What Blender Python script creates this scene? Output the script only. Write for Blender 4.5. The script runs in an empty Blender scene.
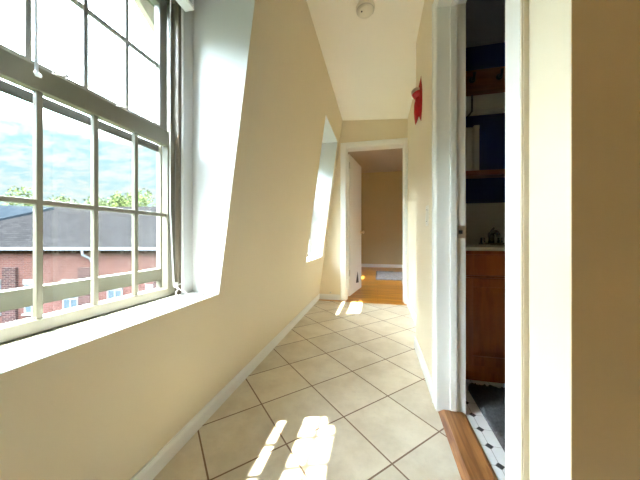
import bpy, bmesh, math, random
from mathutils import Vector, Matrix
random.seed(7)
S = bpy.context.scene
COL = S.collection
PI = math.pi

# ------------------------------------------------------------------ camera
TH = 0.2206                      # camera looks a little left of the hall axis
cam_d = bpy.data.cameras.new('camera')
cam_d.sensor_width = 36.0
cam_d.lens = 256 / 640 * 36.0
cam_d.shift_y = -3.5 / 640
cam_d.clip_start = 0.02
cam_d.clip_end = 500
cam = bpy.data.objects.new('camera', cam_d)
cam.location = (0, 0, 0.85)
cam.rotation_euler = (PI / 2, 0, TH)
COL.objects.link(cam)
S.camera = cam

# ------------------------------------------------------------------ exposure
vs = S.view_settings
S.display_settings.display_device = 'sRGB'
vs.view_transform = 'Standard'
vs.look = 'None'
vs.exposure = 2.80
vs.gamma = 1.0
vs.use_curve_mapping = False
S.cycles.max_bounces = 16
S.cycles.diffuse_bounces = 10
S.cycles.transparent_max_bounces = 24
S.cycles.use_denoising = True
S.cycles.sample_clamp_indirect = 8.0

# ------------------------------------------------------------------ sun and sky
SUN_DIR = Vector((0.427, 0.162, -1.0)).normalized()
SUN_STRENGTH = 8.5
SKY_LOW, SKY_HIGH, SKY_SUN = 0.165, 9.0, 2.0
sd = bpy.data.lights.new('sun', 'SUN')
sd.energy = SUN_STRENGTH
sd.angle = 0.012
sd.color = (1.0, 0.95, 0.86)
so = bpy.data.objects.new('sun', sd)
so.rotation_euler = SUN_DIR.to_track_quat('-Z', 'Y').to_euler()
so.location = (-8, -4, 20)
COL.objects.link(so)


def N(nt, typ, **kw):
    n = nt.nodes.new(typ)
    for k, v in kw.items():
        if k in n.inputs.keys():
            n.inputs[k].default_value = v
        else:
            setattr(n, k, v)
    return n


def math_node(nt, op, a, b=None, clamp=False):
    n = nt.nodes.new('ShaderNodeMath')
    n.operation = op
    n.use_clamp = clamp
    for i, v in enumerate((a, b)):
        if v is None:
            continue
        if isinstance(v, (int, float)):
            n.inputs[i].default_value = v
        else:
            nt.links.new(v, n.inputs[i])
    return n.outputs[0]


def mix_rgb(nt, fac, a, b):
    n = nt.nodes.new('ShaderNodeMix')
    n.data_type = 'RGBA'
    for sock, v in ((n.inputs[0], fac), (n.inputs[6], a), (n.inputs[7], b)):
        if isinstance(v, (int, float)):
            sock.default_value = v
        elif isinstance(v, tuple):
            sock.default_value = v if len(v) == 4 else (*v, 1)
        else:
            nt.links.new(v, sock)
    return n.outputs[2]


def smooth(nt, x, a, b, lo, hi):
    n = nt.nodes.new('ShaderNodeMapRange')
    n.interpolation_type = 'SMOOTHSTEP'
    nt.links.new(x, n.inputs[0])
    for i, v in zip((1, 2, 3, 4), (a, b, lo, hi)):
        n.inputs[i].default_value = v
    return n.outputs[0]


def build_world():
    w = bpy.data.worlds.new('sky')
    S.world = w
    w.use_nodes = True
    nt = w.node_tree
    nt.nodes.clear()
    L = nt.links.new
    tc = N(nt, 'ShaderNodeTexCoord')
    sep = N(nt, 'ShaderNodeSeparateXYZ')
    L(tc.outputs['Generated'], sep.inputs[0])
    z = sep.outputs[2]
    zz = math_node(nt, 'ADD', math_node(nt, 'MAXIMUM', z, 0.0), 0.16)
    cx = math_node(nt, 'DIVIDE', sep.outputs[0], zz)
    cy = math_node(nt, 'DIVIDE', sep.outputs[1], zz)
    comb = N(nt, 'ShaderNodeCombineXYZ')
    L(cx, comb.inputs[0]); L(cy, comb.inputs[1])
    mp = N(nt, 'ShaderNodeMapping')
    mp.inputs['Rotation'].default_value = (0, 0, 0.5)
    mp.inputs['Scale'].default_value = (0.8, 1.3, 1)
    L(comb.outputs[0], mp.inputs['Vector'])
    no = N(nt, 'ShaderNodeTexNoise', Scale=6.5, Detail=10.0, Roughness=0.66, Distortion=0.3)
    L(mp.outputs[0], no.inputs['Vector'])
    mask = smooth(nt, no.outputs[0], 0.38, 0.62, 0.0, 1.0)
    blue = mix_rgb(nt, smooth(nt, z, 0.0, 0.4, 0.0, 1.0), (0.70, 0.93, 1.0), (0.46, 0.82, 1.0))
    col = mix_rgb(nt, mask, blue, (1.0, 1.0, 1.0))
    col = mix_rgb(nt, smooth(nt, z, 0.25, 0.6, 0.0, 1.0), col, (0.86, 0.92, 1.08))
    # bright band added at middle height to light the walls, plus a sun glow
    up = smooth(nt, z, 0.27, 0.38, SKY_LOW, SKY_HIGH)
    up = math_node(nt, 'SUBTRACT', up, smooth(nt, z, 0.55, 0.85, 0.0, SKY_HIGH - 4.0))
    dot = N(nt, 'ShaderNodeVectorMath', operation='DOT_PRODUCT')
    L(tc.outputs['Generated'], dot.inputs[0])
    dot.inputs[1].default_value = tuple(-SUN_DIR)
    gl = math_node(nt, 'POWER', math_node(nt, 'MAXIMUM', dot.outputs['Value'], 0.0), 6.0)
    st = math_node(nt, 'ADD', up, math_node(nt, 'MULTIPLY', gl, SKY_SUN))
    bg = N(nt, 'ShaderNodeBackground')
    L(col, bg.inputs[0]); L(st, bg.inputs[1])
    out = N(nt, 'ShaderNodeOutputWorld')
    L(bg.outputs[0], out.inputs[0])
    w.cycles.sampling_method = 'MANUAL'
    w.cycles.sample_map_resolution = 1024


build_world()


# ------------------------------------------------------------------ materials
def new_mat(name):
    m = bpy.data.materials.new(name)
    m.use_nodes = True
    nt = m.node_tree
    bs = nt.nodes['Principled BSDF']
    return m, nt, bs


def bump(nt, bs, height, strength=0.1, dist=0.002):
    b = N(nt, 'ShaderNodeBump', Strength=strength, Distance=dist)
    nt.links.new(height, b.inputs['Height'])
    nt.links.new(b.outputs[0], bs.inputs['Normal'])


def plain(name, c, rough=0.5, var=0.05, scale=8.0, metal=0.0, bumps=0.0, spec=0.5):
    m, nt, bs = new_mat(name)
    tc = N(nt, 'ShaderNodeTexCoord')
    no = N(nt, 'ShaderNodeTexNoise', Scale=scale, Detail=4.0)
    nt.links.new(tc.outputs['Object'], no.inputs['Vector'])
    dark = tuple(x * (1 - var) for x in c)
    lite = tuple(min(1, x * (1 + var)) for x in c)
    nt.links.new(mix_rgb(nt, no.outputs[0], dark, lite), bs.inputs['Base Color'])
    bs.inputs['Roughness'].default_value = rough
    bs.inputs['Metallic'].default_value = metal
    bs.inputs['Specular IOR Level'].default_value = spec
    if bumps:
        n2 = N(nt, 'ShaderNodeTexNoise', Scale=scale * 12, Detail=3.0)
        nt.links.new(tc.outputs['Object'], n2.inputs['Vector'])
        bump(nt, bs, n2.outputs[0], bumps)
    return m


def wood(name, c1, c2, rough=0.4, axis=0, scale=6.0, plank=None):
    m, nt, bs = new_mat(name)
    tc = N(nt, 'ShaderNodeTexCoord')
    mp = N(nt, 'ShaderNodeMapping')
    sc = [scale * 4] * 3
    sc[axis] = scale * 0.35
    mp.inputs['Scale'].default_value = sc
    nt.links.new(tc.outputs['Object'], mp.inputs['Vector'])
    no = N(nt, 'ShaderNodeTexNoise', Scale=1.0, Detail=6.0, Distortion=0.8)
    nt.links.new(mp.outputs[0], no.inputs['Vector'])
    f = smooth(nt, no.outputs[0], 0.3, 0.7, 0.0, 1.0)
    col = mix_rgb(nt, f, c1, c2)
    if plank:
        br = N(nt, 'ShaderNodeTexBrick', offset=0.37)
        br.inputs['Color1'].default_value = (1, 1, 1, 1)
        br.inputs['Color2'].default_value = (0.72, 0.72, 0.72, 1)
        br.inputs['Mortar'].default_value = (0.35, 0.3, 0.25, 1)
        br.inputs['Scale'].default_value = 1.0
        br.inputs['Brick Width'].default_value = plank[0]
        br.inputs['Row Height'].default_value = plank[1]
        br.inputs['Mortar Size'].default_value = 0.0015
        nt.links.new(tc.outputs['Object'], br.inputs['Vector'])
        n = nt.nodes.new('ShaderNodeMix')
        n.data_type = 'RGBA'; n.blend_type = 'MULTIPLY'
        n.inputs[0].default_value = 1.0
        nt.links.new(col, n.inputs[6]); nt.links.new(br.outputs[0], n.inputs[7])
        col = n.outputs[2]
    nt.links.new(col, bs.inputs['Base Color'])
    bs.inputs['Roughness'].default_value = rough
    return m


def tile_floor():
    m, nt, bs = new_mat('ceramic_tile')
    s, X0, Y0 = 0.2955, -0.364, 0.993
    tc = N(nt, 'ShaderNodeTexCoord')
    mp = N(nt, 'ShaderNodeMapping')
    r = math.sqrt(0.5)
    mp.inputs['Rotation'].default_value = (0, 0, -PI / 4)
    mp.inputs['Location'].default_value = (-(X0 * r + Y0 * r), -(-X0 * r + Y0 * r), 0)
    nt.links.new(tc.outputs['Object'], mp.inputs['Vector'])
    br = N(nt, 'ShaderNodeTexBrick', offset=0.0, offset_frequency=1, squash=1.0)
    br.inputs['Color1'].default_value = (1, 1, 1, 1)
    br.inputs['Color2'].default_value = (0.86, 0.86, 0.86, 1)
    br.inputs['Mortar'].default_value = (0, 0, 0, 1)
    br.inputs['Scale'].default_value = 1.0
    br.inputs['Brick Width'].default_value = s
    br.inputs['Row Height'].default_value = s
    br.inputs['Mortar Size'].default_value = 0.0033
    br.inputs['Mortar Smooth'].default_value = 0.05
    nt.links.new(mp.outputs[0], br.inputs['Vector'])
    n1 = N(nt, 'ShaderNodeTexNoise', Scale=5.0, Detail=8.0, Roughness=0.65)
    nt.links.new(tc.outputs['Object'], n1.inputs['Vector'])
    n2 = N(nt, 'ShaderNodeTexNoise', Scale=38.0, Detail=4.0)
    nt.links.new(tc.outputs['Object'], n2.inputs['Vector'])
    base = mix_rgb(nt, smooth(nt, n1.outputs[0], 0.3, 0.7, 0.0, 1.0), (0.64, 0.545, 0.395), (0.78, 0.70, 0.55))
    base = mix_rgb(nt, math_node(nt, 'MULTIPLY', smooth(nt, n2.outputs[0], 0.5, 0.75, 0, 1), 0.25), base, (0.56, 0.50, 0.40))
    mu = nt.nodes.new('ShaderNodeMix'); mu.data_type = 'RGBA'; mu.blend_type = 'MULTIPLY'
    mu.inputs[0].default_value = 1.0
    nt.links.new(base, mu.inputs[6]); nt.links.new(br.outputs[0], mu.inputs[7])
    col = mix_rgb(nt, br.outputs['Fac'], mu.outputs[2], (0.22, 0.135, 0.085))
    nt.links.new(col, bs.inputs['Base Color'])
    rg = math_node(nt, 'ADD', math_node(nt, 'MULTIPLY', br.outputs['Fac'], 0.5), 0.33)
    nt.links.new(rg, bs.inputs['Roughness'])
    h = math_node(nt, 'SUBTRACT', math_node(nt, 'MULTIPLY', n1.outputs[0], 0.15), br.outputs['Fac'])
    bump(nt, bs, h, 0.35, 0.003)
    return m


def octagon_floor():
    m, nt, bs = new_mat('octagon_dot_tile')
    p = 0.0935
    tc = N(nt, 'ShaderNodeTexCoord')
    sp = N(nt, 'ShaderNodeSeparateXYZ')
    nt.links.new(tc.outputs['Object'], sp.inputs[0])

    def cell(o, off):
        a = math_node(nt, 'DIVIDE', math_node(nt, 'SUBTRACT', o, off), p)
        fr = math_node(nt, 'FRACT', math_node(nt, 'ADD', a, 100.5))
        return math_node(nt, 'ABSOLUTE', math_node(nt, 'SUBTRACT', fr, 0.5))
    a = cell(sp.outputs[0], 0.443)
    b = cell(sp.outputs[1], 1.070)
    d = math_node(nt, 'ADD', a, b)
    dot = math_node(nt, 'LESS_THAN', d, 0.165)
    ring = math_node(nt, 'LESS_THAN', d, 0.19)
    g = math_node(nt, 'LESS_THAN', math_node(nt, 'MINIMUM', a, b), 0.012)
    g = math_node(nt, 'MAXIMUM', g, ring)
    col = mix_rgb(nt, g, (0.80, 0.80, 0.78), (0.40, 0.38, 0.34))
    col = mix_rgb(nt, dot, col, (0.012, 0.012, 0.012))
    nt.links.new(col, bs.inputs['Base Color'])
    bs.inputs['Roughness'].default_value = 0.3
    return m


def brick_mat(name, c1, c2, mortar, bw=0.42, bh=0.14, ms=0.016):
    m, nt, bs = new_mat(name)
    tc = N(nt, 'ShaderNodeTexCoord')
    sp = N(nt, 'ShaderNodeSeparateXYZ')
    nt.links.new(tc.outputs['Object'], sp.inputs[0])
    cb = N(nt, 'ShaderNodeCombineXYZ')
    nt.links.new(math_node(nt, 'ADD', sp.outputs[0], sp.outputs[1]), cb.inputs[0])
    nt.links.new(sp.outputs[2], cb.inputs[1])
    br = N(nt, 'ShaderNodeTexBrick')
    br.inputs['Color1'].default_value = (*c1, 1)
    br.inputs['Color2'].default_value = (*c2, 1)
    br.inputs['Mortar'].default_value = (*mortar, 1)
    br.inputs['Scale'].default_value = 1.0
    br.inputs['Brick Width'].default_value = bw
    br.inputs['Row Height'].default_value = bh
    br.inputs['Mortar Size'].default_value = ms
    nt.links.new(cb.outputs[0], br.inputs['Vector'])
    no = N(nt, 'ShaderNodeTexNoise', Scale=0.8, Detail=6.0)
    nt.links.new(tc.outputs['Object'], no.inputs['Vector'])
    mu = nt.nodes.new('ShaderNodeMix'); mu.data_type = 'RGBA'; mu.blend_type = 'MULTIPLY'
    mu.inputs[0].default_value = 1.0
    nt.links.new(br.outputs[0], mu.inputs[6])
    nt.links.new(mix_rgb(nt, no.outputs[0], (0.75, 0.75, 0.75), (1.15, 1.1, 1.1)), mu.inputs[7])
    nt.links.new(mu.outputs[2], bs.inputs['Base Color'])
    bs.inputs['Roughness'].default_value = 0.9
    bs.inputs['Specular IOR Level'].default_value = 0.0
    bump(nt, bs, br.outputs['Fac'], -0.4, 0.01)
    return m


def shingle_mat(name, c1, c2):
    m = brick_mat(name, c1, c2, tuple(x * 0.6 for x in c1), 0.45, 0.17, 0.012)
    return m


def glass_mat():
    m, nt, bs = new_mat('window_glass')
    nt.nodes.remove(bs)
    tr = N(nt, 'ShaderNodeBsdfTransparent')
    tr.inputs[0].default_value = (0.96, 0.98, 0.97, 1)
    gl = N(nt, 'ShaderNodeBsdfGlossy', Roughness=0.02)
    lw = N(nt, 'ShaderNodeLayerWeight', Blend=0.5)
    fr = math_node(nt, 'ADD', math_node(nt, 'MULTIPLY', math_node(nt, 'POWER', lw.outputs['Facing'], 5.0), 0.45), 0.02)
    mx = N(nt, 'ShaderNodeMixShader')
    nt.links.new(fr, mx.inputs[0])
    nt.links.new(tr.outputs[0], mx.inputs[1]); nt.links.new(gl.outputs[0], mx.inputs[2])
    out = [n for n in nt.nodes if n.type == 'OUTPUT_MATERIAL'][0]
    nt.links.new(mx.outputs[0], out.inputs[0])
    return m


def leaf_mat(name, c):
    m, nt, bs = new_mat(name)
    oi = N(nt, 'ShaderNodeTexCoord')
    no = N(nt, 'ShaderNodeTexNoise', Scale=1.2, Detail=3.0)
    nt.links.new(oi.outputs['Object'], no.inputs['Vector'])
    nt.links.new(mix_rgb(nt, no.outputs[0], tuple(x * 0.6 for x in c), tuple(min(1, x * 1.4) for x in c)), bs.inputs['Base Color'])
    bs.inputs['Roughness'].default_value = 0.7
    bs.inputs['Specular IOR Level'].default_value = 0.0
    return m


PAINT = plain('tan_wall_paint', (0.75, 0.655, 0.485), 0.6, 0.02, 3.0, bumps=0.01)
DEEP = plain('wall_return_tan', (0.73, 0.53, 0.275), 0.6, 0.02, 3.0, bumps=0.03)  # more saturated tan than the other hall walls, for the return wall only
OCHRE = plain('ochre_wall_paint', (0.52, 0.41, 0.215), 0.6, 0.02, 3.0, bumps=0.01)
WHITE = plain('white_trim_paint', (0.82, 0.81, 0.77), 0.38, 0.02, 4.0)
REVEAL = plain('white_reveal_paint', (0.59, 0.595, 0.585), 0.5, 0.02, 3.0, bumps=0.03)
CEIL = plain('ceiling_paint', (0.87, 0.83, 0.73), 0.7, 0.02, 3.0)
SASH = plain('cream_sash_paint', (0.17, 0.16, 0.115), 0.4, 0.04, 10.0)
SASHU = plain('flare_pale_sash_paint', (0.27, 0.27, 0.255), 0.4, 0.04, 10.0)  # upper sash colour lightened to imitate flare from the sky
TRACK = plain('taupe_window_track', (0.16, 0.13, 0.09), 0.5, 0.08, 12.0)
DARKR = plain('shaded_storm_rail', (0.045, 0.038, 0.030), 0.5, 0.08, 12.0)  # storm rail: shade on its room side is put into the colour
STORM = plain('storm_frame_enamel', (0.17, 0.16, 0.12), 0.45, 0.04, 8.0)
GLASS = glass_mat()
TILE = tile_floor()
OCT = octagon_floor()
FLOORW = wood('honey_floor_boards', (0.52, 0.20, 0.027), (0.70, 0.32, 0.052), 0.28, 0, 5.0, (1.1, 0.07))
THRESH = wood('worn_oak_threshold', (0.17, 0.060, 0.016), (0.42, 0.19, 0.062), 0.4, 1, 9.0)
CHERRY = wood('cherry_cabinet_wood', (0.33, 0.075, 0.012), (0.46, 0.125, 0.022), 0.35, 2, 7.0)
SHELFW = wood('dark_shelf_wood', (0.20, 0.06, 0.02), (0.29, 0.09, 0.03), 0.4, 0, 7.0)
NAVY = plain('navy_wall_paint', (0.010, 0.030, 0.15), 0.6, 0.05, 4.0)
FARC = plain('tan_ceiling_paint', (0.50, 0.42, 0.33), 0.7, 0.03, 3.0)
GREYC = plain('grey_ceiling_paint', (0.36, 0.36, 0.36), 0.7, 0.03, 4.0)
BSPL = plain('pale_backsplash_tile', (0.66, 0.64, 0.56), 0.3, 0.03, 5.0)
COUNTER = plain('cream_countertop', (0.72, 0.69, 0.58), 0.25, 0.03, 12.0)
CHROME = plain('dark_chrome', (0.35, 0.35, 0.34), 0.18, 0.05, 8.0, metal=1.0)
STEEL = plain('brushed_steel', (0.62, 0.60, 0.56), 0.3, 0.05, 20.0, metal=1.0)
BRASS = plain('aged_brass', (0.86, 0.76, 0.52), 0.35, 0.08, 10.0, metal=1.0)
BLACK = plain('black_paint', (0.015, 0.014, 0.013), 0.6, 0.1, 8.0)
PLASTIC = plain('ivory_plastic', (0.78, 0.74, 0.63), 0.4, 0.02, 6.0)
SWITCHG = plain('grey_switch_plate', (0.60, 0.57, 0.50), 0.4, 0.03, 6.0)
GAP = plain('grey_shadow_gap_plastic', (0.33, 0.30, 0.25), 0.5, 0.03, 6.0)
BLINDW = plain('white_blind_slats', (0.80, 0.81, 0.82), 0.45, 0.02, 6.0)
CORD = plain('white_cord', (0.82, 0.82, 0.82), 0.6, 0.03, 40.0)
CLEAR = plain('clear_wand_plastic', (0.78, 0.82, 0.90), 0.15, 0.03, 10.0)
RED = plain('red_lacquer', (0.42, 0.008, 0.012), 0.22, 0.25, 22.0)
SILVER = plain('tarnished_silver_band', (0.50, 0.42, 0.33), 0.3, 0.1, 30.0, metal=0.6)
PALEBOX = plain('pale_card', (0.62, 0.60, 0.52), 0.5, 0.04, 10.0)
RUGG = plain('charcoal_shag', (0.085, 0.088, 0.095), 0.95, 0.6, 90.0, bumps=0.8)
RUGL = plain('mottled_grey_rug', (0.25, 0.215, 0.20), 0.95, 0.75, 22.0, bumps=0.6)
BRICK = brick_mat('red_brick', (0.080, 0.036, 0.030), (0.060, 0.026, 0.021), (0.085, 0.060, 0.052))
DBRICK = brick_mat('dark_weathered_brick', (0.048, 0.024, 0.021), (0.024, 0.014, 0.013), (0.085, 0.065, 0.06))
SHING = shingle_mat('grey_shingles', (0.0135, 0.0135, 0.0142), (0.0095, 0.0095, 0.0102))
DROOF = shingle_mat('dark_slate', (0.013, 0.017, 0.021), (0.010, 0.014, 0.018))
GUTTER = plain('white_gutter', (0.10, 0.105, 0.115), 0.6, 0.05, 3.0, spec=0.0)
LINTEL = plain('grey_stone', (0.11, 0.105, 0.10), 0.85, 0.1, 3.0, spec=0.0)
OUTW = plain('white_outdoor_frame', (0.13, 0.135, 0.14), 0.7, 0.04, 3.0, spec=0.0)
OPANE = plain('dark_outdoor_pane', (0.04, 0.055, 0.065), 0.4, 0.2, 2.0, spec=0.1)
SIDING = plain('beige_siding', (0.60, 0.54, 0.45), 0.7, 0.04, 3.0)
GROUND = plain('lawn', (0.015, 0.025, 0.008), 0.95, 0.3, 0.3, spec=0.0)
LEAF = [leaf_mat('leaves_fresh', (0.065, 0.085, 0.03)), leaf_mat('leaves_yellow_green', (0.095, 0.105, 0.03)), leaf_mat('leaves_dull_green', (0.065, 0.08, 0.036))]
BARK = plain('bark', (0.05, 0.035, 0.025), 0.9, 0.2, 6.0)


# ------------------------------------------------------------------ mesh helpers
class MB:
    def __init__(self):
        self.bm = bmesh.new()

    def box(self, x0, x1, y0, y1, z0, z1, mat=0):
        v = [self.bm.verts.new((x, y, z)) for z in (z0, z1) for y in (y0, y1) for x in (x0, x1)]
        for f in ((0, 2, 3, 1), (4, 5, 7, 6), (0, 1, 5, 4), (2, 6, 7, 3), (0, 4, 6, 2), (1, 3, 7, 5)):
            fc = self.bm.faces.new([v[i] for i in f]); fc.material_index = mat
        return self

    def hexa(self, pts, mat=0):
        v = [self.bm.verts.new(p) for p in pts]
        for f in ((0, 2, 3, 1), (4, 5, 7, 6), (0, 1, 5, 4), (2, 6, 7, 3), (0, 4, 6, 2), (1, 3, 7, 5)):
            fc = self.bm.faces.new([v[i] for i in f]); fc.material_index = mat
        return self

    def prism(self, poly, axis, a, b, mat=0):
        """poly: 2-D points in the two other axes (x,y,z order), extruded along axis from a to b"""
        def mk(p, t):
            q = list(p); q.insert(axis, t); return self.bm.verts.new(q)
        A = [mk(p, a) for p in poly]; B = [mk(p, b) for p in poly]
        n = len(poly)
        fs = [self.bm.faces.new(A[::-1]), self.bm.faces.new(B)]
        for i in range(n):
            fs.append(self.bm.faces.new((A[i], A[(i + 1) % n], B[(i + 1) % n], B[i])))
        for f in fs:
            f.material_index = mat
        return self

    def tube(self, path, r, n=10, mat=0, cap=True):
        path = [Vector(p) for p in path]
        rs = r if isinstance(r, (list, tuple)) else [r] * len(path)
        rings = []
        prev = None
        for i, p in enumerate(path):
            d = (path[min(i + 1, len(path) - 1)] - path[max(i - 1, 0)]).normalized()
            up = prev if prev is not None else (Vector((0, 0, 1)) if abs(d.z) < 0.9 else Vector((1, 0, 0)))
            a = d.cross(up).normalized(); b = a.cross(d).normalized()
            prev = b
            rings.append([self.bm.verts.new(p + (a * math.cos(2 * PI * k / n) + b * math.sin(2 * PI * k / n)) * rs[i]) for k in range(n)])
        for i in range(len(rings) - 1):
            for k in range(n):
                f = self.bm.faces.new((rings[i][k], rings[i][(k + 1) % n], rings[i + 1][(k + 1) % n], rings[i + 1][k]))
                f.smooth = True; f.material_index = mat
        if cap:
            self.bm.faces.new(rings[0][::-1]).material_index = mat
            self.bm.faces.new(rings[-1]).material_index = mat
        return self

    def lathe(self, prof, loc=(0, 0, 0), axis=(0, 0, 1), n=28, mat=0):
        """prof: (radius, height) pairs along axis"""
        ax = Vector(axis).normalized()
        q = Vector((0, 0, 1)).rotation_difference(ax)
        loc = Vector(loc)
        rings = []
        for r, h in prof:
            if r < 1e-6:
                rings.append([self.bm.verts.new(loc + q @ Vector((0, 0, h)))])
            else:
                rings.append([self.bm.verts.new(loc + q @ Vector((r * math.cos(2 * PI * k / n), r * math.sin(2 * PI * k / n), h))) for k in range(n)])
        for A, B in zip(rings, rings[1:]):
            for k in range(n):
                k2 = (k + 1) % n
                if len(A) == 1 and len(B) == 1:
                    continue
                if len(A) == 1:
                    f = self.bm.faces.new((A[0], B[k], B[k2]))
                elif len(B) == 1:
                    f = self.bm.faces.new((A[k], A[k2], B[0]))
                else:
                    f = self.bm.faces.new((A[k], A[k2], B[k2], B[k]))
                f.smooth = True; f.material_index = mat
        return self

    def build(self, name, mats, parent=None, bevel=0.0, seg=2, matrix=None):
        bmesh.ops.recalc_face_normals(self.bm, faces=self.bm.faces)
        if matrix is not None:
            self.bm.transform(matrix)
        me = bpy.data.meshes.new(name)
        self.bm.to_mesh(me); self.bm.free()
        for m in (mats if isinstance(mats, (list, tuple)) else [mats]):
            me.materials.append(m)
        o = bpy.data.objects.new(name, me)
        COL.objects.link(o)
        if parent is not None:
            o.parent = parent
        if bevel:
            md = o.modifiers.new('bevel', 'BEVEL')
            md.width = bevel; md.segments = seg; md.limit_method = 'ANGLE'
            md.angle_limit = math.radians(40)
        return o


def struct(o):
    o['kind'] = 'structure'
    return o


def empty(name, loc=(0, 0, 0), rz=0.0):
    o = bpy.data.objects.new(name, None)
    o.empty_display_size = 0.1
    o.location = loc; o.rotation_euler = (0, 0, rz)
    COL.objects.link(o)
    return o


def tag(o, label, cat, group=None):
    o['label'] = label; o['category'] = cat
    if group:
        o['group'] = group
    return o


# ------------------------------------------------------------------ the setting
XR, XJ, YEND = 0.29, 0.372, 3.39
YCORNER, YJOG = 0.467, 2.083
DN, DF = 0.643, 1.357             # bathroom doorway, near and far jamb
WX0, WSL = -0.78, 0.1368         # sloping outer wall: x = WX0 + WSL*z
YB0 = -2.6                       # hall behind the camera
WIN_Y = [0.653, 2.863]   # window centres
SILL, HEADZ = 0.59, 2.06

# floors
struct(MB().box(-0.96, 2.4, YB0 - .1, YCORNER + .02, -0.06, 0)
       .box(-0.96, XR + .015, YCORNER + .02, YJOG, -0.06, 0)
       .box(-0.96, XJ + .02, YJOG, 3.325, -0.06, 0).build('floor', TILE))
struct(MB().box(-0.96, 2.4, 3.325, 7.4, -0.06, 0.002).build('floor_far_room', FLOORW))
struct(MB().box(XR + .015, 2.4, YCORNER + .02, 2.3, -0.06, 0).build('floor_bathroom', OCT))


def ceil_z(x):
    return 2.36 - 0.07 * x


struct(MB().hexa([(x, y, ceil_z(x) + dz) for dz in (0, .1) for y in (YB0 - .1, 3.45) for x in (-0.70, 2.4)]).build('ceiling', CEIL))
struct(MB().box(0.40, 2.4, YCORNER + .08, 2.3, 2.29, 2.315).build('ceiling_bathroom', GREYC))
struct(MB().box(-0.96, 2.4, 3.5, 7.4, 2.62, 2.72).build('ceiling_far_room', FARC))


# sloping outer wall with three dormer recesses
def wall_left():
    mb = MB(); bm = mb.bm
    xo = -0.96
    holes = [(c - .377, c + .377, c - .417, c + .417) for c in WIN_Y]     # y at the room face / at the outer face
    ys = [YB0]; yo = [YB0]
    for a, b, c, d in holes:
        ys += [a, b]; yo += [c, d]
    ys.append(3.45); yo.append(3.45)
    zs = [-0.06, SILL - .0025, HEADZ, 2.5]
    I = [[bm.verts.new((WX0 + WSL * z, y, z)) for z in zs] for y in ys]
    O = [[bm.verts.new((xo, y, z)) for z in zs] for y in yo]

    def face(vs, m):
        f = bm.faces.new(vs); f.material_index = m
    for i in range(len(ys) - 1):
        hole = i % 2 == 1
        for k in range(3):
            if hole and k == 1:
                continue
            face((I[i][k], I[i + 1][k], I[i + 1][k + 1], I[i][k + 1]), 0)
            face((O[i][k], O[i][k + 1], O[i + 1][k + 1], O[i + 1][k]), 2)
        face((I[i][3], I[i + 1][3], O[i + 1][3], O[i][3]), 0)
        face((I[i][0], O[i][0], O[i + 1][0], I[i + 1][0]), 0)
        if hole:
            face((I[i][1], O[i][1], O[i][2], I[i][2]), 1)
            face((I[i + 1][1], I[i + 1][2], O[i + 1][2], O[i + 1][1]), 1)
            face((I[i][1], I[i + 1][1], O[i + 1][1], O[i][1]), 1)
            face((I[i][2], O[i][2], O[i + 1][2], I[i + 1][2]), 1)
    for i in (0, len(ys) - 1):
        for k in range(3):
            face((I[i][k], I[i][k + 1], O[i][k + 1], O[i][k]), 0)
    return struct(mb.build('wall_left', [PAINT, REVEAL, SIDING]))


wall_left()

# right-hand wall: pier by the camera, wall over the doorway, wall beyond it, jogged-back end
wr = MB()
wr.box(XR, XR + .12, YCORNER + .001, DN, 0, 2.45)
wr.box(XR, XR + .12, DN, DF, 2.0, 2.45)
wr.box(XR, XR + .12, DF, YJOG, 0, 2.45)
wr.box(XJ, XJ + .04, YJOG, YEND + .02, 0, 2.45)
struct(wr.build('wall_right', PAINT))

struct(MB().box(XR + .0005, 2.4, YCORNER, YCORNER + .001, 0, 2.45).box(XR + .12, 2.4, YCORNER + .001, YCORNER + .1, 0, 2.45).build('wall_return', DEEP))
# end wall with the door opening to the far room
DX0, DX1, DTOP = -0.416, 0.344, 2.036
we = MB()
we.box(-0.96, DX0, YEND, YEND + .16, 0, 2.75)
we.box(DX1, 2.4, YEND, YEND + .16, 0, 2.75)
we.box(DX0, DX1, YEND, YEND + .16, DTOP, 2.75)
struct(we.build('wall_end', PAINT))
wb = MB()
wb.box(-0.96, .8, YB0 - .1, YB0, -0.06, 2.5).box(1.2, 2.4, YB0 - .1, YB0, -0.06, 2.5)
wb.box(.8, 1.2, YB0 - .1, YB0, -0.06, .9).box(.8, 1.2, YB0 - .1, YB0, 1.7, 2.5)
struct(wb.build('wall_back', PAINT))
wo_ = MB()
wo_.box(2.4, 2.5, YB0 - .1, 5.1, -0.06, 2.75).box(2.4, 2.5, 5.7, 7.4, -0.06, 2.75)
wo_.box(2.4, 2.5, 5.1, 5.7, -0.06, .62).box(2.4, 2.5, 5.1, 5.7, 1.95, 2.75)
struct(wo_.build('wall_outer_right', PAINT))
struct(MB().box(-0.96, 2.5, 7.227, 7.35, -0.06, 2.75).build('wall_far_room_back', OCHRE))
fl = MB()
fl.box(-1.0, -0.90, 3.45, 4.84, -0.06, 2.75).box(-1.0, -0.90, 5.36, 7.35, -0.06, 2.75)
fl.box(-1.0, -0.90, 4.84, 5.36, -0.06, .62).box(-1.0, -0.90, 4.84, 5.36, 1.75, 2.75)
struct(fl.build('wall_far_room_left', PAINT))
# bathroom walls
struct(MB().box(XR + .115, 2.4, 2.15, 2.28, 0, 2.45).build('wall_bathroom_back', NAVY))
struct(MB().box(XR + .121, XR + .126, DF + .08, 2.15, 0, 2.30).build('wall_bathroom_left', NAVY))
struct(MB().box(1.75, 1.85, YCORNER + .1, 2.15, 0, 2.45).build('wall_bathroom_right', NAVY))

# baseboards: flat board with a stepped cap


def bprof(z1=.075):
    return [(0, 0), (.013, 0), (.013, z1 - .018), (.008, z1 - .006), (.006, z1), (0, z1)]


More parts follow.
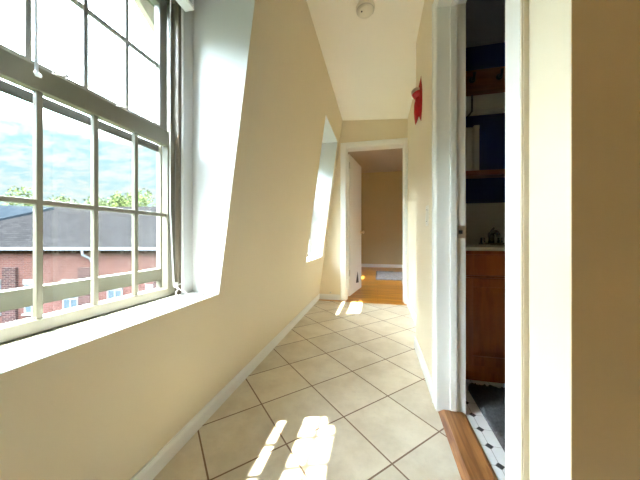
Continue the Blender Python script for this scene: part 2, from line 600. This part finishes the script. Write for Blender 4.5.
bl = MB()
pts = [(WX0 + WSL * z + dx, z) for dx, z in bprof()]
bl.prism(pts, 1, YB0, YEND)
struct(bl.build('baseboard_left', WHITE))
br = MB()
br.prism([(XR - dx, z) for dx, z in bprof()], 1, DF + .055, YJOG + .013)
br.prism([(XR - dx, z) for dx, z in bprof()], 1, YCORNER - .013, .588)
br.prism([(XJ - dx, z) for dx, z in bprof()], 1, YJOG, YEND)
br.box(XR - .013, XJ, YJOG, YJOG + .013, 0, .075)
br.box(XR - .013, 2.4, YCORNER - .013, YCORNER, 0, .075)
struct(br.build('baseboard_right', WHITE))
struct(MB().prism([(YEND - dx, z) for dx, z in bprof()], 0, WX0, DX0 - .07).build('baseboard_end', WHITE))
struct(MB().box(-0.9, 2.4, 7.209, 7.227, 0, .09).build('baseboard_far_room', WHITE))


# ------------------------------------------------------------------ dormer windows
def sash(name, root, x0, x1, y0, y1, z0, z1, stile, bot, top, ymun, zmun, xg):
    mb = MB()
    mb.box(x0, x1, y0, y0 + stile, z0, z1).box(x0, x1, y1 - stile, y1, z0, z1)
    mb.box(x0, x1, y0 + stile, y1 - stile, z0, z0 + bot).box(x0, x1, y0 + stile, y1 - stile, z1 - top, z1)
    w = .007
    for y in ymun:
        mb.box(x0 + .008, x1 - .006, y - w, y + w, z0 + bot, z1 - top)
    for z in zmun:
        mb.box(x0 + .009, x1 - .007, y0 + stile, y1 - stile, z - w, z + w)
    o = mb.build(name, SASH if name == 'lower_sash' else SASHU, root, bevel=.002)
    MB().box(xg - .0015, xg + .0015, y0 + stile - .004, y1 - stile + .004, z0 + bot - .004, z1 - top + .004).build('pane', GLASS, o)
    return o


def make_window(k, cy):
    root = struct(empty('window_%d' % k, (0, cy, 0)))
    a = .285                                     # half glass width
    fr = MB()
    for s in (-1, 1):
        def bx(x0, x1, ya, yb, z0, z1, m=0):
            fr.box(x0, x1, min(s * ya, s * yb), max(s * ya, s * yb), z0, z1, m)
        bx(-.955, -.868, .345, .412, .565, 1.96, 0)          # jamb
        bx(-.8835, -.868, .325, .345, .565, 1.95, 1)           # inner stop
        bx(-.9225, -.9175, .328, .345, .565, 1.95, 1)          # parting bead
        bx(-.868, -.856, .340, .414, .58, 2.0, 2)             # flat casing strip
        bx(-.858, -.852, .402, .414, .58, 2.0, 2)
    fr.box(-.955, -.868, -.345, .345, 1.915, 1.96, 0)
    fr.box(-.955, -.856, -.414, .414, 1.96, HEADZ - .002, 2)
    fr.box(-.99, -.868, -.40, .40, .567, .591, 0)
    fr.build('window_frame', [SASH, TRACK, REVEAL], root, bevel=.0015)
    mun = (-.1425, 0, .1425)
    lo = sash('lower_sash', root, -.915, -.885, -.325, .325, .591, 1.305, .040, .036, .062, mun, (.943,), -.903)
    sash('upper_sash', root, -.957, -.927, -.325, .325, 1.272, 1.915, .040, .065, .05, mun, (1.60,), -.945)
    for y in (-.088, .093):
        lk = MB()
        lk.box(-.925, -.888, y - .026, y + .026, 1.305, 1.311)
        lk.lathe([(.013, 0), (.013, .007), (.009, .010), (0, .010)], (-.905, y, 1.311), n=16)
        lk.box(-.905, -.878, y - .005, y + .005, 1.314, 1.320)
        lk.build('sash_lock', STEEL, lo, bevel=.0012)
    st = MB()
    st.box(-1.0, -.975, .338, .395, .60, 1.95).box(-1.0, -.975, -.395, -.338, .60, 1.95)
    st.box(-1.0, -.975, -.338, .338, 1.90, 1.95)
    st.box(-1.005, -.97, -.338, .338, .650, .703)
    st.box(-1.0, -.975, -.338, .338, .596, .612)
    MB().box(-1.0, -.986, -.338, .338, 1.243, 1.272).build('storm_meeting_rail', DARKR, root, bevel=.002)
    so_ = st.build('storm_frame', STORM, root, bevel=.002)
    MB().box(-.989, -.986, -.34, .34, .703, 1.90).build('storm_pane', GLASS, so_)
    # sill board: back edge at the sash, front edge flush with the sloping wall, splayed ends
    xf = WX0 + WSL * SILL
    sl = MB()
    sl.prism([(-.868, -.412), (xf, -.379), (xf, .379), (-.868, .412)], 2, SILL - .002, SILL)
    sl.build('window_sill', WHITE, root)
    return root


for k, cy in enumerate(WIN_Y):
    make_window(k + 1, cy)
# window of the far room
fw = struct(empty('window_3', (0, 5.1, 0)))
m = MB()
m.box(-1.0, -.90, -.26, -.21, .62, 1.75).box(-1.0, -.90, .21, .26, .62, 1.75).box(-1.0, -.90, -.21, .21, .62, .68).box(-1.0, -.90, -.21, .21, 1.72, 1.75)
m.box(-.96, -.94, -.21, .21, 1.08, 1.12).box(-.96, -.94, -.01, .01, .68, 1.72)
o = m.build('window_frame', WHITE, fw)
MB().box(-.952, -.948, -.215, .215, .675, 1.725).build('pane', GLASS, o)

w5 = struct(empty('window_4', (2.4, 5.4, 0)))  # unseen window, added to bring more daylight into the far room
m = MB()
m.box(.0, .1, -.3, -.25, .62, 1.95).box(.0, .1, .25, .3, .62, 1.95).box(.0, .1, -.25, .25, .62, .68).box(.0, .1, -.25, .25, 1.89, 1.95)
m.box(.04, .06, -.25, .25, 1.25, 1.29).box(.04, .06, -.01, .01, .68, 1.89)
o = m.build('window_frame', WHITE, w5)
MB().box(.048, .052, -.255, .255, .675, 1.895).build('pane', GLASS, o)
w6 = struct(empty('window_5', (1.0, YB0, 0)))  # unseen window behind the camera, added to light the return wall
m = MB()
m.box(-.20, -.16, -.1, 0, .9, 1.7).box(.16, .20, -.1, 0, .9, 1.7).box(-.16, .16, -.1, 0, .9, .96).box(-.16, .16, -.1, 0, 1.65, 1.7)
m.box(-.16, .16, -.06, -.04, 1.29, 1.32)
o = m.build('window_frame', WHITE, w6)
MB().box(-.165, .165, -.052, -.048, .955, 1.655).build('pane', GLASS, o)
# eave of the dormers and the beige corner bracket outside the window by the camera
ev = MB()
ev.box(-1.09, -.96, YB0, 3.6, 2.22, 2.34)
struct(ev.build('trim_1', SIDING))
tb = MB()
tb.prism([(.945, 1.935), (1.072, 1.855), (1.13, 1.855), (1.13, 2.22), (.80, 2.22), (.80, 2.03)], 0, -1.09, -1.06)
tb.box(-1.09, -.96, 1.072, 1.13, 1.855, 2.22)
struct(tb.build('trim_2', SIDING))


# ------------------------------------------------------------------ bathroom doorway
d2 = struct(empty('door_2', (XR, DF, 0)))


def local(o, root):
    o.parent = root
    o.matrix_parent_inverse = root.matrix_basis.inverted()
    return o


cs = MB()
HB = 1.974
cf = XR - .013
for y0, y1 in ((DF - .004, DF + .054), (DN - .058, DN + .004)):
    cs.box(cf, XR, y0, y1, 0, HB + .064)
cs.box(cf, XR, DN + .004, DF - .004, HB, HB + .064)
cs.box(cf - .004, cf, DF + .042, DF + .054, 0, HB + .064)
local(cs.build('door_casing', WHITE, bevel=.004), d2)
jb = MB()
jb.box(cf + .002, XR + .121, DF - .018, DF + .002, 0, HB).box(XR, XR + .121, DN - .002, DN + .014, 0, HB)
jb.box(cf + .002, XR + .121, DN + .014, DF - .018, HB - .016, HB + .01)
local(jb.build('door_jamb', WHITE, bevel=.003), d2)
sp = MB()
sp.box(XR + .050, XR + .079, DF - .031, DF - .018, .018, HB - .016)
sp.box(XR + .050, XR + .079, DN + .014, DF - .031, HB - .029, HB - .016)
local(sp.build('door_stop', WHITE, bevel=.003), d2)
stp = MB()
stp.box(XR + .083, XR + .119, DF - .0205, DF - .018, .842, .902)
local(stp.build('strike_plate', STEEL, bevel=.0006), d2)
hk = MB()
hk.box(XR + .089, XR + .105, DF - .0215, DF - .0203, .862, .880)
local(hk.build('strike_hole', BLACK), bpy.data.objects['strike_plate'])
# thin tan strip in the wall colour beside the near casing
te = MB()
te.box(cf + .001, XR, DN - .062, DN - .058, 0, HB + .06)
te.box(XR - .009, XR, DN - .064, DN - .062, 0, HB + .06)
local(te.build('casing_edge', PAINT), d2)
th = MB()
th.prism([(XR - .004, 0), (XR + .022, .014), (XR + .104, .014), (XR + .119, .006), (XR + .121, 0)], 1, DN + .014, DF - .018)
local(th.build('threshold', THRESH, bevel=.0015), d2)

# ------------------------------------------------------------------ end door
d1 = struct(empty('door_1', (DX0, YEND, 0)))
c1 = MB()
c1.box(DX0 - .062, DX0 + .006, YEND - .018, YEND, 0, DTOP + .052)
c1.box(DX1 - .006, XJ - .001, YEND - .018, YEND, 0, DTOP + .052)
c1.box(DX0 + .006, DX1 - .006, YEND - .018, YEND, DTOP - .006, DTOP + .052)
c1.box(DX0 - .062, DX0 - .044, YEND - .025, YEND - .018, 0, DTOP + .052)
c1.box(DX0 - .044, XJ - .001, YEND - .025, YEND - .018, DTOP + .038, DTOP + .052)
local(c1.build('door_casing', WHITE, bevel=.003), d1)
j1 = MB()
j1.box(DX0, DX0 + .014, YEND - .006, YEND + .165, 0, DTOP).box(DX1 - .014, DX1, YEND - .006, YEND + .165, 0, DTOP)
j1.box(DX0, DX1, YEND - .006, YEND + .165, DTOP - .014, DTOP)
j1.box(DX0 + .014, DX0 + .024, YEND + .06, YEND + .10, 0, DTOP - .014).box(DX1 - .024, DX1 - .014, YEND + .06, YEND + .10, 0, DTOP - .014)
local(j1.build('door_jamb', WHITE, bevel=.002), d1)
HX, HY = DX0 + .034, YEND + .178
LEAF_A = math.radians(80)
leaf = MB()
LW, LT = .715, .035
leaf.box(.012, LW, 0, LT, .015, 2.0)
lf = leaf.build('door_leaf', WHITE, bevel=.002)
lf.parent = d1
lf.location = (HX - DX0, HY - YEND, 0)
lf.rotation_euler = (0, 0, LEAF_A)
# after the 80 degree swing the face towards the hall is local -y
kn = MB()
for s, y in ((-1, 0), (1, LT)):
    kn.lathe([(.030, 0), (.030, .004), (.024, .007), (.010, .010), (.010, .030), (.022, .036), (.027, .046), (.025, .056), (.014, .062), (0, .063)], (LW - .06, y, .92), (0, s, 0), n=24)
kn.build('door_knob', BRASS, lf)
MB().box(LW, LW + .0015, .006, .029, .89, .95).build('latch_plate', BRASS, lf)
cat = MB()
cat.prism([(.455, .30), (.36, .145), (.52, .125)], 1, -.004, .001)
cat.build('pet_flap', BLACK, lf)
for z in (.30, 1.80):
    hg = MB()
    hg.tube([(0, 0, z), (0, 0, z + .085)], .0065, 10).box(0, .03, -.002, .0005, z, z + .085)
    hg.build('hinge', STEEL, lf, matrix=Matrix.Translation((-.004, -.002, 0)))

# ------------------------------------------------------------------ blinds drawn up at the window heads


def make_blind(cy):
    r = empty('window_blind', (-.83, cy, 1.872))
    z0 = -1.872
    MB().box(-.024, .024, -.355, .355, .105, .150).build('headrail', BLINDW, r, bevel=.003)
    sl = MB()
    for i in range(17):
        z = .022 + i * .0048
        sl.prism([(-.024, z), (0, z + .0035), (.024, z), (.024, z + .0009), (0, z + .0044), (-.024, z + .0009)], 1, -.35, .35)
    sl.build('slat_stack', BLINDW, r)
    MB().box(-.024, .024, -.352, .352, .0, .017).build('bottom_rail', BLINDW, r, bevel=.003)
    wd = MB()
    wd.tube([(-.012, -.178, .11), (-.012, -.178, .09), (-.012, -.178, -.605)], .0042, 6)
    wd.tube([(-.012, -.178, -.605), (-.012, -.176, -.612), (-.012, -.170, -.610)], .006, 6)
    wd.build('wand', CLEAR, r)
    cd = MB()
    p = []
    for i in range(25):
        t = i / 24
        p.append((-.020 - .003 * math.sin(t * 3), .262 + .035 * max(0, t - .75) * 2, .11 - t * 1.345))
    cd.tube(p, .0022, 6)
    c2 = MB()
    c2.tube([(-.020, .280, .11), (-.020, .300, -.3), (-.017, .305, -1.22)], .0018, 6)
    cd.build('lift_cord', CORD, r)
    # the cord end coiled on a cleat, then down to two tassels lying on the sill
    tail = MB()
    tail.tube([(-.022, .280, -1.235), (-.012, .297, -1.245), (-.020, .292, -1.262), (-.008, .278, -1.272), (.012, .282, -1.279), (.045, .285, -1.2797), (.068, .283, -1.279)], .002, 6)
    tail.tube([(-.022, .280, -1.235), (-.002, .312, -1.262), (.03, .322, -1.279), (.075, .309, -1.279)], .002, 6)
    tail.build('cord_tail', CORD, r)
    for x, y in ((.072, .283), (.086, .306)):
        ts = MB()
        ts.lathe([(.003, -.016), (.006, -.012), (.0095, .004), (.009, .012), (.004, .016), (0, .016)], (x + .008, y, -1.2725), (.8, -.2, .0), n=14)
        ts.build('tassel', CORD, r)
    cl = MB()
    cl.box(-.036, -.022, .298, .306, -1.245, -1.222).tube([(-.022, .285, -1.232), (-.020, .302, -1.234), (-.022, .32, -1.232)], .003, 8)
    cl.build('cord_cleat', STEEL, r)
    return r


b = make_blind(WIN_Y[0])
tag(b, 'raised white slatted blind with cords at the large window nearest the camera', 'blind', 'window blinds')
b2 = make_blind(WIN_Y[1])
tag(b2, 'white blind with cord in the far window recess beside the end door', 'blind', 'window blinds')

# ------------------------------------------------------------------ small hall fittings
sm = empty('smoke_detector', (-.078, 1.715, ceil_z(-.078)))
MB().lathe([(.0, -.002), (.062, -.002), (.062, .0), (.062, -.014), (.056, -.020), (0, -.020)][1:], n=36).build('base', PLASTIC, sm)
MB().lathe([(.050, -.018), (.054, -.024), (.050, -.036), (.038, -.043), (.018, -.046), (0, -.046)], n=36).build('cover', PLASTIC, sm)
gr = MB()
gr.lathe([(.0545, -.022), (.0575, -.0225), (.0575, -.027), (.0545, -.0275)], n=36)
gr.build('vent_ring', SWITCHG, sm)
MB().lathe([(.005, 0), (.005, -.004), (0, -.005)], (-.022, -.022, -.0425), n=12).build('test_light', BLACK, sm)
tag(sm, 'round ivory smoke detector on the hall ceiling', 'smoke detector')

sw = empty('light_switch', (XR, 1.615, .973))
MB().box(-.006, 0, -.036, .036, -.060, .060).build('switch_plate', PLASTIC, sw, bevel=.003)
MB().box(-.0068, -.005, -.020, .020, -.037, .037).build('rocker_surround', GAP, sw)
MB().hexa([(-.0068, -.016, -.033), (-.0115, -.016, -.033), (-.0068, .016, -.033), (-.0115, .016, -.033), (-.0068, -.016, .033), (-.008, -.016, .033), (-.0068, .016, .033), (-.008, .016, .033)]).build('rocker', PLASTIC, sw, bevel=.001)
for z in (-.048, .048):
    MB().lathe([(.0035, 0), (.003, .0012), (0, .0014)], (-.006, 0, z), (-1, 0, 0), n=10).build('screw', STEEL, sw)
tag(sw, 'ivory light switch plate on the right wall before the bathroom door casing', 'light switch')

# red wall ornament: pointed back plate and a bulging cup with a silver band
rd = empty('wall_ornament', (XR, 1.845, 1.785))
bp = MB()
prof = [(-.150, .004), (-.13, .014), (-.09, .034), (-.03, .046), (.03, .046), (.07, .034), (.10, .020), (.13, .009), (.155, .0025)]
rings = []
for z, w in prof:
    rings.append([bp.bm.verts.new((-d, y, z)) for d, y in ((0, -w), (.010 * min(1, w / .03), -w * .8), (.020 * min(1, w / .03), -w * .3), (.020 * min(1, w / .03), w * .3), (.010 * min(1, w / .03), w * .8), (0, w))])
for A, B in zip(rings, rings[1:]):
    for k in range(6):
        f = bp.bm.faces.new((A[k], A[(k + 1) % 6], B[(k + 1) % 6], B[k])); f.smooth = True
bp.bm.faces.new(rings[0]); bp.bm.faces.new(rings[-1])
bp.build('back_plate', RED, rd)
cup = MB()
cup.lathe([(0, -.040), (.016, -.036), (.028, -.024), (.033, -.006), (.032, .006)], (-.027, .004, .038), (-.35, .1, 1), n=24)
cup.build('cup', RED, rd)
bd = MB()
bd.lathe([(.0325, .004), (.034, .010), (.031, .026), (.027, .031), (.023, .029), (.026, .010), (.027, .004)], (-.027, .004, .038), (-.35, .1, 1), n=24)
bd.build('rim_band', SILVER, rd)
tl = MB()
tl.tube([(-.018, .0, .012), (-.024, .004, -.04), (-.026, .008, -.09), (-.030, .014, -.13), (-.034, .018, -.165)], [.018, .022, .020, .012, .002], 12)
tl.build('lower_fold', RED, rd)
tag(rd, 'glossy red pointed wall ornament with a silver-banded cup high on the right wall', 'wall ornament')

jk = empty('cable_fitting', (-.615, YEND, .098))
MB().lathe([(.011, 0), (.011, .004), (.007, .006), (.0055, .022), (.0035, .026), (0, .026)], (0, 0, 0), (0, -1, 0), n=14).build('stem', STEEL, jk)
MB().lathe([(.0075, .022), (.0085, .026), (.0075, .033), (0, .034)], (0, 0, 0), (0, -1, 0), n=14).build('tip', SWITCHG, jk)
tag(jk, 'tiny grey metal fitting low on the end wall left of the door', 'wall fitting')


def rug(name, x0, x1, y0, y1, h, r, n, m, amp, z=0.003):
    mb = MB()
    nx, ny = n
    top, bot = {}, {}
    for i in range(nx + 1):
        for j in range(ny + 1):
            x = x0 + (x1 - x0) * i / nx; y = y0 + (y1 - y0) * j / ny
            cx = min(max(x, x0 + r), x1 - r); cy = min(max(y, y0 + r), y1 - r)
            dx, dy = x - cx, y - cy
            d = math.hypot(dx, dy)
            if d > r:
                x, y = cx + dx * r / d, cy + dy * r / d
            edge = min(i, j, nx - i, ny - j)
            top[i, j] = mb.bm.verts.new((x, y, z + (h * .45 if edge == 0 else h + random.uniform(-amp, amp))))
            bot[i, j] = mb.bm.verts.new((x, y, z))
    for i in range(nx):
        for j in range(ny):
            f = mb.bm.faces.new((top[i, j], top[i + 1, j], top[i + 1, j + 1], top[i, j + 1])); f.smooth = True
            mb.bm.faces.new((bot[i, j], bot[i, j + 1], bot[i + 1, j + 1], bot[i + 1, j]))
    for i in range(nx):
        mb.bm.faces.new((top[i, 0], bot[i, 0], bot[i + 1, 0], top[i + 1, 0]))
        mb.bm.faces.new((top[i, ny], top[i + 1, ny], bot[i + 1, ny], bot[i, ny]))
    for j in range(ny):
        mb.bm.faces.new((top[0, j], top[0, j + 1], bot[0, j + 1], bot[0, j]))
        mb.bm.faces.new((top[nx, j], bot[nx, j], bot[nx, j + 1], top[nx, j + 1]))
    return mb.build(name, m)


o = rug('area_rug', -.03, 1.35, 5.13, 6.40, .012, .02, (60, 50), RUGL, .004)
tag(o, 'mottled grey rug on the wood floor beyond the end door', 'rug')

# ------------------------------------------------------------------ bathroom things
VY, VZ = 1.626, .768
vc = empty('vanity_cabinet', (.85, VY, 0))
vb = MB()
vb.box(-.42, .38, .02, .515, .075, VZ).box(-.42, .38, .05, .515, 0, .075)
vb.box(-.42, -.375, 0, .02, .075, VZ).box(.335, .38, 0, .02, .075, VZ)
vb.box(-.375, .335, 0, .02, VZ - .022, VZ).box(-.375, .335, 0, .02, .595, .625).box(-.375, .335, 0, .02, .075, .12)
vb.build('body', CHERRY, vc, bevel=.002)
MB().box(-.37, .33, -.016, 0, .628, VZ - .020).build('drawer_front', CHERRY, vc, bevel=.005)
for x0, x1 in ((-.372, -.024), (-.018, .33)):
    dr = MB()
    z0, z1, f = .118, .615, .052
    dr.box(x0, x0 + f, -.018, 0, z0, z1).box(x1 - f, x1, -.018, 0, z0, z1)
    dr.box(x0 + f, x1 - f, -.018, 0, z0, z0 + f).box(x0 + f, x1 - f, -.018, 0, z1 - f, z1)
    dd = dr.build('cabinet_door', CHERRY, vc, bevel=.003)
    pn = MB()
    xa, xb, za, zb = x0 + f, x1 - f, z0 + f, z1 - f
    pn.hexa([(x, y, z) for x, y, z in ((xa, -.004, za), (xb, -.004, za), (xa + .03, -.015, za + .03), (xb - .03, -.015, za + .03), (xa, -.004, zb), (xb, -.004, zb), (xa + .03, -.015, zb - .03), (xb - .03, -.015, zb - .03))])
    pn.build('raised_panel', CHERRY, dd)
tag(vc, 'cherry wood vanity cabinet with raised-panel doors in the dark bathroom', 'vanity')
ct = empty('countertop', (.85, VY, VZ))
MB().box(-.43, .40, -.022, .522, 0.001, .022).build('slab', COUNTER, ct, bevel=.005)
MB().lathe([(.19, .0225), (.185, .026), (.172, .026), (.165, .0228)], (0.0, .24, 0), n=40).build('basin_rim', COUNTER, ct)
tag(ct, 'cream countertop with sink rim on the cherry vanity', 'countertop')
struct(MB().box(XR + .127, 1.75, 2.138, 2.1495, .79, 1.10).build('trim_3', BSPL))
fa = empty('faucet', (.79, 2.045, VZ + .022))
fb = MB()
fb.prism([(-.075, -.02), (-.062, -.028), (.062, -.028), (.075, -.02), (.075, .02), (.062, .028), (-.062, .028), (-.075, .02)], 2, .0005, .016)
fb.build('base_plate', CHROME, fa, bevel=.004)
fs = MB()
fs.tube([(0, 0, .014), (0, 0, .05), (0, -.012, .078), (0, -.045, .094), (0, -.085, .090), (0, -.108, .072), (0, -.112, .058)], [.020, .018, .016, .014, .013, .012, .012], 14)
fs.build('spout', CHROME, fa)
hl = MB()
hl.lathe([(.018, .05), (.021, .062), (.019, .085), (.010, .092), (0, .092)], (0, .002, 0), n=18)
hl.tube([(0, .004, .088), (.012, .012, .108), (.026, .018, .122)], [.008, .0075, .006], 10)
hl.build('lever_handle', CHROME, fa)
for s in (-1, 1):
    kb = MB()
    kb.lathe([(.016, .016), (.017, .028), (.013, .034), (.016, .042), (.014, .052), (0, .054)], (.055 * s, 0, 0), n=16)
    kb.build('tap_knob', CHROME, fa)
tag(fa, 'dark chrome faucet standing at the back of the cream countertop', 'faucet')
sh = empty('wall_shelf', (.95, 2.15, 1.31))
MB().box(-.50, .45, -.125, -.001, -.022, .012).build('shelf_board', SHELFW, sh, bevel=.003)
for x in (-.40, .35):
    MB().prism([(-.001, -.022), (-.10, -.022), (-.001, -.10)], 0, x, x + .02).build('bracket', SHELFW, sh)
tag(sh, 'brown wooden shelf on the navy bathroom wall above the faucet', 'shelf')
for x0, x1, hgt, lab in ((.605, .662, .315, 'slim pale upright box on the bathroom shelf, partly hidden by the door jamb'),
                         (.678, .712, .327, 'slim pale upright box standing free of the jamb on the bathroom shelf')):
    bxo = empty('storage_box', ((x0 + x1) / 2, 2.085, 1.322))
    w = (x1 - x0) / 2
    MB().box(-w, w, -.05, .05, .0005, hgt - .03).build('box_body', PALEBOX, bxo, bevel=.003)
    MB().box(-w - .001, w + .001, -.051, .051, hgt - .03, hgt).build('lid', PALEBOX, bxo, bevel=.003)
    tag(bxo, lab, 'box', 'boxes on the bathroom shelf')
ck = empty('hook_rail', (.95, 2.15, 2.0))
MB().box(-.50, .45, -.022, -.001, -.075, .10).build('rail_board', SHELFW, ck, bevel=.003)
MB().box(-.50, .45, -.075, -.001, -.118, -.078).build('ledge', SHELFW, ck, bevel=.003)
for x in (-.255, -.075, .105, .285):
    h_ = MB()
    h_.lathe([(.022, 0), (.022, .005), (.012, .009)], (x, -.022, .025), (0, -1, 0), n=16)
    h_.tube([(x, -.03, .025), (x, -.055, .018), (x, -.065, .035), (x, -.07, .055)], [.010, .009, .009, .013], 10)
    h_.build('hook', BLACK, ck)
tag(ck, 'dark wooden hook rail with ledge high on the navy bathroom wall', 'hook rail')
lt = empty('light_fixture', (.95, 2.15, 1.818))
MB().box(-.272, .40, -.09, -.001, -.055, .058).build('diffuser', PALEBOX, lt, bevel=.006)
MB().box(-.282, -.273, -.094, -.001, -.06, .062).build('end_cap', BLACK, lt, bevel=.002)
MB().box(-.40, -.283, -.09, -.001, -.055, .058).build('side_panel', PALEBOX, lt, bevel=.006)
tag(lt, 'unlit pale box light under the wooden hook rail in the bathroom', 'light')
o = rug('bath_mat', .488, 1.15, .95, 1.60, .018, .05, (70, 70), RUGG, .010)
tag(o, 'charcoal shaggy bath mat on the white octagon tiles', 'bath mat')

# ------------------------------------------------------------------ outdoors
struct(MB().box(-90, 90, -40, 140, -9.2, -9).build('ground', GROUND))
bd_ = empty('brick_building', (0, 0, 0), TH)          # parallel to the view, 20 m away
EZ, RZ = -.2, 3.85
bw = MB()
bw.prism([(20, -9), (34, -9), (34, EZ), (27, RZ - .15), (20, EZ)], 0, -46, 8)
for i in range(150):                                   # corbel course under the eave
    x = -46 + i * .36
    bw.box(x, x + .18, 19.86, 20.0, -.42, -.2)
bw.build('wall', BRICK, bd_)
rf = MB()
rf.prism([(19.55, EZ - .02), (27, RZ), (34.45, EZ - .02), (34.45, EZ + .10), (27, RZ + .14), (19.55, EZ + .10)], 0, -46.4, 8.4)
rf.build('roof', SHING, bd_)
sl_ = MB()
k_ = (RZ - EZ) / 7.0


def onroof(x, y, dz):
    return (x, y, EZ + .12 + (y - 20) * k_ + dz)


quad = [(-46, 26.9), (-35, 26.9), (-27.3, 26.3), (-33.2, 21.2), (-46, 20.2)]
sv = MB()
A = [sv.bm.verts.new(onroof(x, y, .0)) for x, y in quad]
B = [sv.bm.verts.new(onroof(x, y, .30)) for x, y in quad]
sv.bm.faces.new(A[::-1]); sv.bm.faces.new(B)
for i in range(len(quad)):
    j = (i + 1) % len(quad)
    sv.bm.faces.new((A[i], A[j], B[j], B[i]))
so2 = sv.build('dark_roof_panel', DROOF, bd_)
so2['label'] = 'dark slate-blue roof section'
MB().box(-46.4, 8.4, 19.40, 19.56, -.22, .02).build('gutter', GUTTER, bd_, bevel=.02)
dn = MB()
dn.tube([(-18.1, 19.5, -.2), (-18.1, 19.5, -.55), (-17.75, 19.75, -.85), (-17.7, 19.9, -1.2), (-17.7, 19.9, -9)], .09, 10)
dn.build('downspout', GUTTER, bd_)
for xc, zt in ((-25.5, -2.9), (-22.45, -2.9), (-19.45, -2.9), (-16.0, -3.3), (-12.9, -3.3), (-9.8, -3.3)):
    wf = MB()
    wz0 = zt - 2.25
    wf.box(xc - .60, xc + .60, 19.93, 20.02, wz0, wz0 + .1).box(xc - .60, xc + .60, 19.93, 20.02, zt - .08, zt)
    for x in (xc - .60, xc - .05, xc + .50):
        wf.box(x, x + .10, 19.93, 20.02, wz0, zt)
    wf.box(xc - .6, xc + .6, 19.93, 20.02, (wz0 + zt) / 2 - .04, (wz0 + zt) / 2 + .04)
    wo = wf.build('window', OUTW, bd_)
    MB().box(xc - .55, xc + .55, 19.97, 19.985, wz0 + .05, zt - .04).build('pane', OPANE, wo)
    MB().box(xc - .68, xc + .62, 19.90, 20.02, zt, zt + .42).build('lintel', LINTEL, bd_, bevel=.01)
    MB().box(xc - .72, xc + .72, 19.85, 20.02, wz0 - .16, wz0).build('stone_sill', LINTEL, bd_)
for xc in (-24.1, -18.2, -12.4):
    MB().box(xc - .52, xc + .52, 19.80, 20.02, -6.2, -1.55).build('pilaster', DBRICK, bd_, bevel=.01)
tag(bd_, 'long red brick building with a grey shingle roof outside the window', 'building')


def tree(x, y, top, r, mat, nleaf, label, seed):
    rnd = random.Random(seed)
    t = empty('tree', (x * math.cos(TH) - y * math.sin(TH), x * math.sin(TH) + y * math.cos(TH), -9))
    tr = MB()
    hc = top + 9 - r
    tr.tube([(0, 0, 0), (.1, 0, hc * .4), (0, .1, hc * .8), (.05, 0, hc)], [.34, .28, .2, .1], 8)
    for i in range(7):
        a = rnd.uniform(0, 2 * PI); h = hc * rnd.uniform(.6, .9)
        e = Vector((math.cos(a), math.sin(a), rnd.uniform(.4, 1.1))) * r * .7
        tr.tube([(0, 0, h), (e.x * .5, e.y * .5, h + e.z * .6), (e.x, e.y, h + e.z)], [.12, .08, .03], 6)
    tr.build('trunk', BARK, t)
    lobes = [(Vector((rnd.uniform(-.65, .65) * r, rnd.uniform(-.65, .65) * r, hc + rnd.uniform(-1.0, .45) * r)), r * rnd.uniform(.35, .6)) for _ in range(9)]
    lobes.append((Vector((0, 0, hc + r * .45)), r * .5))
    V, F = [], []
    for i in range(nleaf):
        c, lr = lobes[i % len(lobes)]
        d = Vector((rnd.gauss(0, 1), rnd.gauss(0, 1), rnd.gauss(0, 1))).normalized() * lr * rnd.uniform(.5, 1.05)
        p = c + d
        u = Vector((rnd.gauss(0, 1), rnd.gauss(0, 1), rnd.gauss(0, 1))).normalized()
        v = u.orthogonal().normalized()
        s = rnd.uniform(.12, .26)
        n = len(V)
        V += [tuple(p - u * s), tuple(p + v * s * .5), tuple(p + u * s), tuple(p - v * s * .5)]
        F.append((n, n + 1, n + 2, n + 3))
    me = bpy.data.meshes.new('crown')
    me.from_pydata(V, [], F)
    me.materials.append(mat)
    o = bpy.data.objects.new('crown', me)
    COL.objects.link(o); o.parent = t
    tag(t, label, 'tree', 'trees behind the brick building')
    return t


tree(-44.5, 38, 8.6, 3.4, LEAF[0], 1900, 'tallest green tree behind the dark roof section at far left', 1)
tree(-46.2, 45.5, 8.2, 3.2, LEAF[2], 1500, 'dull green tree just right of the tallest tree behind the roof', 2)
tree(-33.6, 38, 6.9, 2.7, LEAF[2], 1500, 'rounded dull green tree over the middle of the grey roof ridge', 3)
tree(-36.2, 45.5, 8.5, 2.9, LEAF[1], 1400, 'yellow-green tree over the grey roof ridge', 4)
tree(-27.6, 38, 8.0, 2.2, LEAF[0], 1200, 'narrow green tree behind the roof near the right window stile', 5)
tree(-28.8, 45.5, 7.0, 2.2, LEAF[2], 900, 'small low tree at the right end of the row behind the roof', 6)
